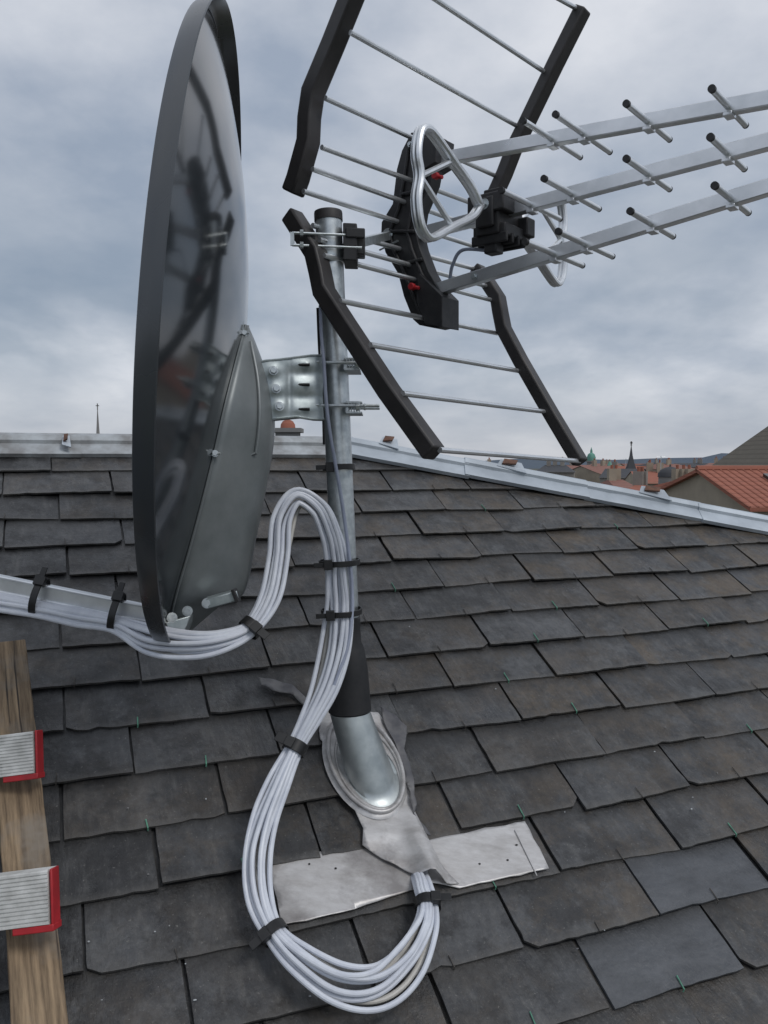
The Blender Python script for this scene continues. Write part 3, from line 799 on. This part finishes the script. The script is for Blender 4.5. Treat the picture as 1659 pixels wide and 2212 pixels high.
# ---------------- town -----------------------------------------------------------------------------
def pitched(name,px,d,wpx,eave,ridge,walls,rf,yaw=0,dep=9,hip=False,chim=1,win=True):
    P=S(px,1000,d); w=wpx*d/F/2; ze=H-(eave-1000)*d/F; zr=H-(ridge-1000)*d/F
    c,s=math.cos(yaw),math.sin(yaw); X=Vector((c,s,0)); Y=Vector((-s,c,0)); o=Vector((P.x,P.y,0)); h=dep/2
    mb=MB(); mb.cm=0
    q=[o+X*a*w+Y*b_*h for a,b_ in((-1,-1),(1,-1),(1,1),(-1,1))]
    zv=Vector((0,0,1))
    mb.add([p for p in q]+[p+zv*ze for p in q],[[0,1,5,4],[1,2,6,5],[2,3,7,6],[3,0,4,7]])
    k=.55 if hip else 1.0; e=1.04
    r0=o-X*w*k+zv*zr; r1=o+X*w*k+zv*zr; qe=[o+X*a*w*e+Y*b_*h*e+zv*(ze-.1) for a,b_ in((-1,-1),(1,-1),(1,1),(-1,1))]
    if not hip:
        mb.add([q[0]+zv*ze,q[3]+zv*ze,r0-zv*.1],[[0,1,2]]); mb.add([q[1]+zv*ze,q[2]+zv*ze,r1-zv*.1],[[0,1,2]])
        r0=r0-X*w*.04; r1=r1+X*w*.04
    mb.cm=1; mb.add([qe[0],qe[1],r1,r0],[[0,1,2,3]]); mb.add([qe[2],qe[3],r0,r1],[[0,1,2,3]])
    if hip: mb.add([qe[1],qe[2],r1],[[0,1,2]]); mb.add([qe[3],qe[0],r0],[[0,1,2]])
    mb.cm=0
    for i in range(chim):
        t=random.uniform(-.7,.7); cc=o+X*w*k*t+Y*random.uniform(-.2,.2)*h+zv*(zr+.1)
        mb.box(cc,X*.35,Y*.3,zv*.9)
        mb.cm=3; mb.tube([cc+zv*.9,cc+zv*1.25],.13,8); mb.cm=0
    if win:
        mb.cm=2
        nwin=max(1,int(w*2/2.6))
        for fl_ in range(5):
            z=ze-1.7-fl_*2.9
            if z<1: break
            for i in range(nwin):
                x=-w+(i+.5)*2*w/nwin
                mb.box(o+X*x-Y*(h+.01)+zv*z,X*.5,Y*.03,zv*.75)
    return mb.obj(name,[walls,rf,'glass','tile'],None,smooth=False)
A=S(1627,1098,30);B=S(1428,1062,38);mid=(A+B)/2; AP=Vector((mid.x,mid.y,H-.36))
AB=(B-A); AB.z=0; rd=Vector((AB.y,-AB.x,0)).normalized()
if rd.x<0: rd=-rd
L2=rd*14
mb=MB(); z0=lambda p:Vector((p.x,p.y,0))
mb.cm=0; mb.add([z0(A),z0(B),B,AP,A],[[0,1,2,3,4]]); mb.add([z0(A),A,A+L2,z0(A+L2)],[[0,1,2,3]]); mb.add([z0(B),B,B+L2,z0(B+L2)],[[0,1,2,3]]); mb.add([z0(A+L2),z0(B+L2),B+L2,AP+L2,A+L2],[[0,1,2,3,4]])
mb.cm=1; dn=(A-AP)*.06; dn2=(B-AP)*.06; ov=-rd*.25; t_=Vector((0,0,.12))
mb.prism([AP+ov+t_,A+dn+ov+t_,A+dn+L2+t_,AP+L2+t_],Vector((0,0,-.15)))
mb.prism([AP+ov+t_,B+dn2+ov+t_,B+dn2+L2+t_,AP+L2+t_],Vector((0,0,-.15)))
mb.tube([AP+ov+t_,AP+L2+t_],.14,8)
for i in range(int(14/.32)):
    b0_=rd*(i*.32); mb.tube([AP+ov+t_+b0_+(A-AP)*.02,A+dn+ov+t_+b0_],.045,5)
mb.cm=2
cc=AP+rd*2.4+(A-AP)*.35+t_; mb.box(cc+Vector((0,0,.05)),rd*.4,(A-AP).normalized()*.35,Vector((0,0,.12)))
mb.cm=0
cc=AP+rd*4.6; mb.box(cc+Vector((0,0,.3)),rd*.35,AB.normalized()*.3,Vector((0,0,.7)))
mb.obj('orange_roofed_house',['wall1','tile','glass'],None,smooth=False)
pitched('grey_roofed_house',1800,52,420,1042,895,'wall2','tileg',.15,12,True,1)
specs=[(1290,150,90,1022,1006,'wall1','tile2'),(1350,120,80,1030,1012,'wall2','slatefar'),(1400,95,70,1040,1018,'wall1','tile'),(1330,75,60,1060,1036,'wall1','tile2'),
(1245,200,60,1014,1004,'wall2','tile2'),(1440,180,90,1012,1002,'wall1','tile2'),(1500,220,80,1008,1000,'wall2','slatefar'),(1555,170,80,1012,1000,'wall1','tile2'),(1470,70,60,1064,1038,'wall1','tile'),
(1200,140,80,1018,1004,'wall2','slatefar'),(1385,60,50,1075,1048,'wall2','tile'),(1420,240,50,1006,999,'wall2','slatefar'),(1590,240,60,1004,998,'wall1','tile2'),(1310,260,60,1008,1001,'wall1','tile2'),
(60,150,160,1016,1000,'wall2','slatefar'),(400,170,160,1014,1000,'wall1','tile2'),(-300,120,160,1020,1000,'wall2','tile2'),(1900,120,160,1020,1000,'wall2','tile2'),(2100,80,200,1040,1005,'wall1','tile'),
(900,180,120,1012,1002,'wall1','tile2'),(700,140,120,1016,1004,'wall2','slatefar'),(1050,160,100,1014,1003,'wall1','tile2')]
for i,s in enumerate(specs):
    pitched('town_house',*s[:5],s[5],s[6],random.uniform(-.6,.6),random.uniform(8,13),random.random()<.3,random.randint(1,3))
for i in range(60):
    d=random.uniform(130,650); px=random.uniform(-900,2700)
    e_=1000+random.uniform(2.5,5)*F/d
    pitched('town_house',px,d,random.uniform(10,18)*F/d,e_,e_-random.uniform(2.2,4)*F/d,random.choice(['wall1','wall2']),random.choice(['tile2','tile2','slatefar','tile']),random.uniform(-.9,.9),random.uniform(8,14),False,random.randint(0,2),d<300)
def tower(name,px,d,prof,mats_,seg=8,cross=0):
    P=S(px,1000,d); o=Vector((P.x,P.y,0)); mb=MB()
    for k,(p_,mi) in enumerate(prof):
        mb.cm=mi
        mb.tube([o+Vector((0,0,max(0,H-(py-1000)*d/F))) for hw,py in p_],[max(.02,hw*d/F) for hw,py in p_],seg)
    if cross:
        py,sz=cross; z=H-(py-1000)*d/F; s=sz*d/F; mb.cm=0
        mb.box(o+Vector((0,0,z)),(.10,0,0),(0,.1,0),(0,0,s)); mb.box(o+Vector((0,0,z+s*.3)),(s*.5,0,0),(0,.1,0),(0,0,.10))
    mb.obj(name,mats_,None,ang=30)
tower('green_domed_church_tower',1277,280,[([(9,3000),(9,998)],0),([(11,998),(11,995)],0),([(9,995),(9.5,988),(7,981),(3,978)],1),([(2.5,978),(2.5,974),(0.3,966)],1)],['stonefar','copper'],12)
tower('dark_spired_church_tower',1363,140,[([(13,3000),(13,1018)],0),([(15,1018),(8,1000),(4,985),(.6,962)],1)],['stonefar','slatefar'],4,cross=(958,5))
tower('domed_pavilion',1448,80,[([(24,3000),(24,1030)],0),([(26,1030),(25,1022),(20,1015),(11,1010),(3,1008)],1),([(2,1008),(1.5,1003)],1)],['stonefar','slatefar'],16)
tower('copper_turret',1317,200,[([(5,3000),(5,1006)],0),([(6,1006),(4,1001),(.6,996)],1)],['stonefar','copper'],8)
tower('church_steeple',213,200,[([(9,3000),(7,990)],0),([(7,990),(3.0,925),(.8,885)],0)],['stonefar','stonefar'],8,cross=(879,7))
mb=MB(); q=S(622,930,8)
mb.cm=0; mb.box(q+Vector((0,0,-4)),(.11,0,0),(0,.11,0),(0,0,4)); mb.box(q+Vector((0,0,.0)),(.14,0,0),(0,.14,0),(0,0,.02))
mb.cm=1; mb.tube([q+Vector((0,0,.02)),q+Vector((0,0,.06)),q+Vector((0,0,.09)),q+Vector((0,0,.105))],[.075,.07,.05,.02],14)
mb.tube([q+Vector((0,0,.10)),q+Vector((0,0,.12))],.012,8)
mb.obj('chimney',['stonefar','tile'],None,ang=40)
mb=MB()
for px,d,t in ((1428,90,985),(1352,150,990)):
    P=S(px,t,d); mb.tube([Vector((P.x,P.y,P.z-6)),P],.04,6); mb.tube([P-Vector((.5,0,.1)),P+Vector((.5,0,-.1))],.025,5)
mb.obj('distant_aerials','galv')
g=MB(); R_=6000; g.add([(-R_,-R_,0),(R_,-R_,0),(R_,R_,0),(-R_,R_,0)],[[0,1,2,3]]); g.obj('ground','ground',smooth=False)
hl_=MB(); n=180; vs=[]
for i in range(n+1):
    an=math.radians(-10+200*i/n); x,y=math.cos(an),math.sin(an)
    hgt=H+12+16*noise.noise(Vector((i*.11,1.3,0)))+8*noise.noise(Vector((i*.31,4.3,0)))+ (14 if an<1.2 else 0)
    vs+=[(x*2400,y*2400,0),(x*2900,y*2900,max(8,hgt)),(x*3600,y*3600,max(8,hgt)*.8)]
hl_.add(vs,[[i*3+k,i*3+3+k,i*3+4+k,i*3+1+k] for i in range(n) for k in (0,1)]); hl_.obj('hills','hill')

# ---------------- sky, light, camera -----------------------------------------------------------------
w=bpy.data.worlds.new('World'); scn.world=w; w.use_nodes=True; nt=w.node_tree
bg=nt.nodes['Background']
sky=nt.nodes.new('ShaderNodeTexSky'); sky.sky_type='NISHITA'; sky.sun_disc=False
SE,SR=math.radians(50),math.radians(130)
sky.sun_elevation=SE; sky.sun_rotation=SR
tc=nt.nodes.new('ShaderNodeTexCoord'); sx=nt.nodes.new('ShaderNodeSeparateXYZ'); nt.links.new(tc.outputs['Generated'],sx.inputs[0])
mth=lambda *a:mathn(nt,*a)
zp=mth('MAXIMUM',sx.outputs[2],0.0); dz=mth('ADD',zp,.30)
cb=nt.nodes.new('ShaderNodeCombineXYZ'); nt.links.new(mth('DIVIDE',sx.outputs[0],dz),cb.inputs[0]); nt.links.new(mth('DIVIDE',sx.outputs[1],dz),cb.inputs[1]); cb.inputs[2].default_value=5.3
n1=noisetex(nt,cb.outputs[0],1.5,6,.48)
n2=noisetex(nt,cb.outputs[0],4.6,6,.55)
mix=mth('ADD',mth('MULTIPLY',n1,.75),mth('MULTIPLY',n2,.25))
base=ramp(nt,mix,.38,.60,(.34,.40,.50),(.73,.755,.81))
band=mth('MULTIPLY',ramp(nt,zp,.02,.12),ramp(nt,zp,.18,.42,(1,1,1),(0,0,0)))
bn=ramp(nt,noisetex(nt,mapping(nt,cb.outputs[0],(.8,.5,1)),1.9,6,.52),.38,.58)
base=mixc(nt,mth('MULTIPLY',mth('MULTIPLY',band,bn),.72),base,(.25,.315,.40))
el_=ramp(nt,zp,.0,.11,(1,1,1),(0,0,0))
col=mixc(nt,mth('MULTIPLY',el_,.7),base,(.53,.545,.585))
sk=mixc(nt,1.0,sky.outputs[0],(.10,.10,.10),'MULTIPLY')
col=mixc(nt,.94,sk,col)
nt.links.new(col,bg.inputs['Color']); bg.inputs['Strength'].default_value=1.0
sd_=bpy.data.lights.new('sun','SUN'); sd_.energy=1.15; sd_.angle=math.radians(20); sd_.color=(1,.97,.93)
so_=bpy.data.objects.new('sun',sd_); scn.collection.objects.link(so_)
dirv=Vector((math.sin(SR)*math.cos(SE),math.cos(SR)*math.cos(SE),math.sin(SE)))
so_.rotation_euler=dirv.to_track_quat('Z','Y').to_euler(); so_.location=(0,0,30)
cam=bpy.data.cameras.new('camera'); co=bpy.data.objects.new('camera',cam); scn.collection.objects.link(co)
co.location=CAM; co.rotation_euler=(math.pi/2-TH,0,0)
cam.sensor_fit='VERTICAL'; cam.sensor_height=24; cam.lens=12/(1106/F); cam.clip_start=.02; cam.clip_end=10000
scn.camera=co
scn.view_settings.view_transform='Standard'; scn.view_settings.look='None'; scn.view_settings.exposure=0
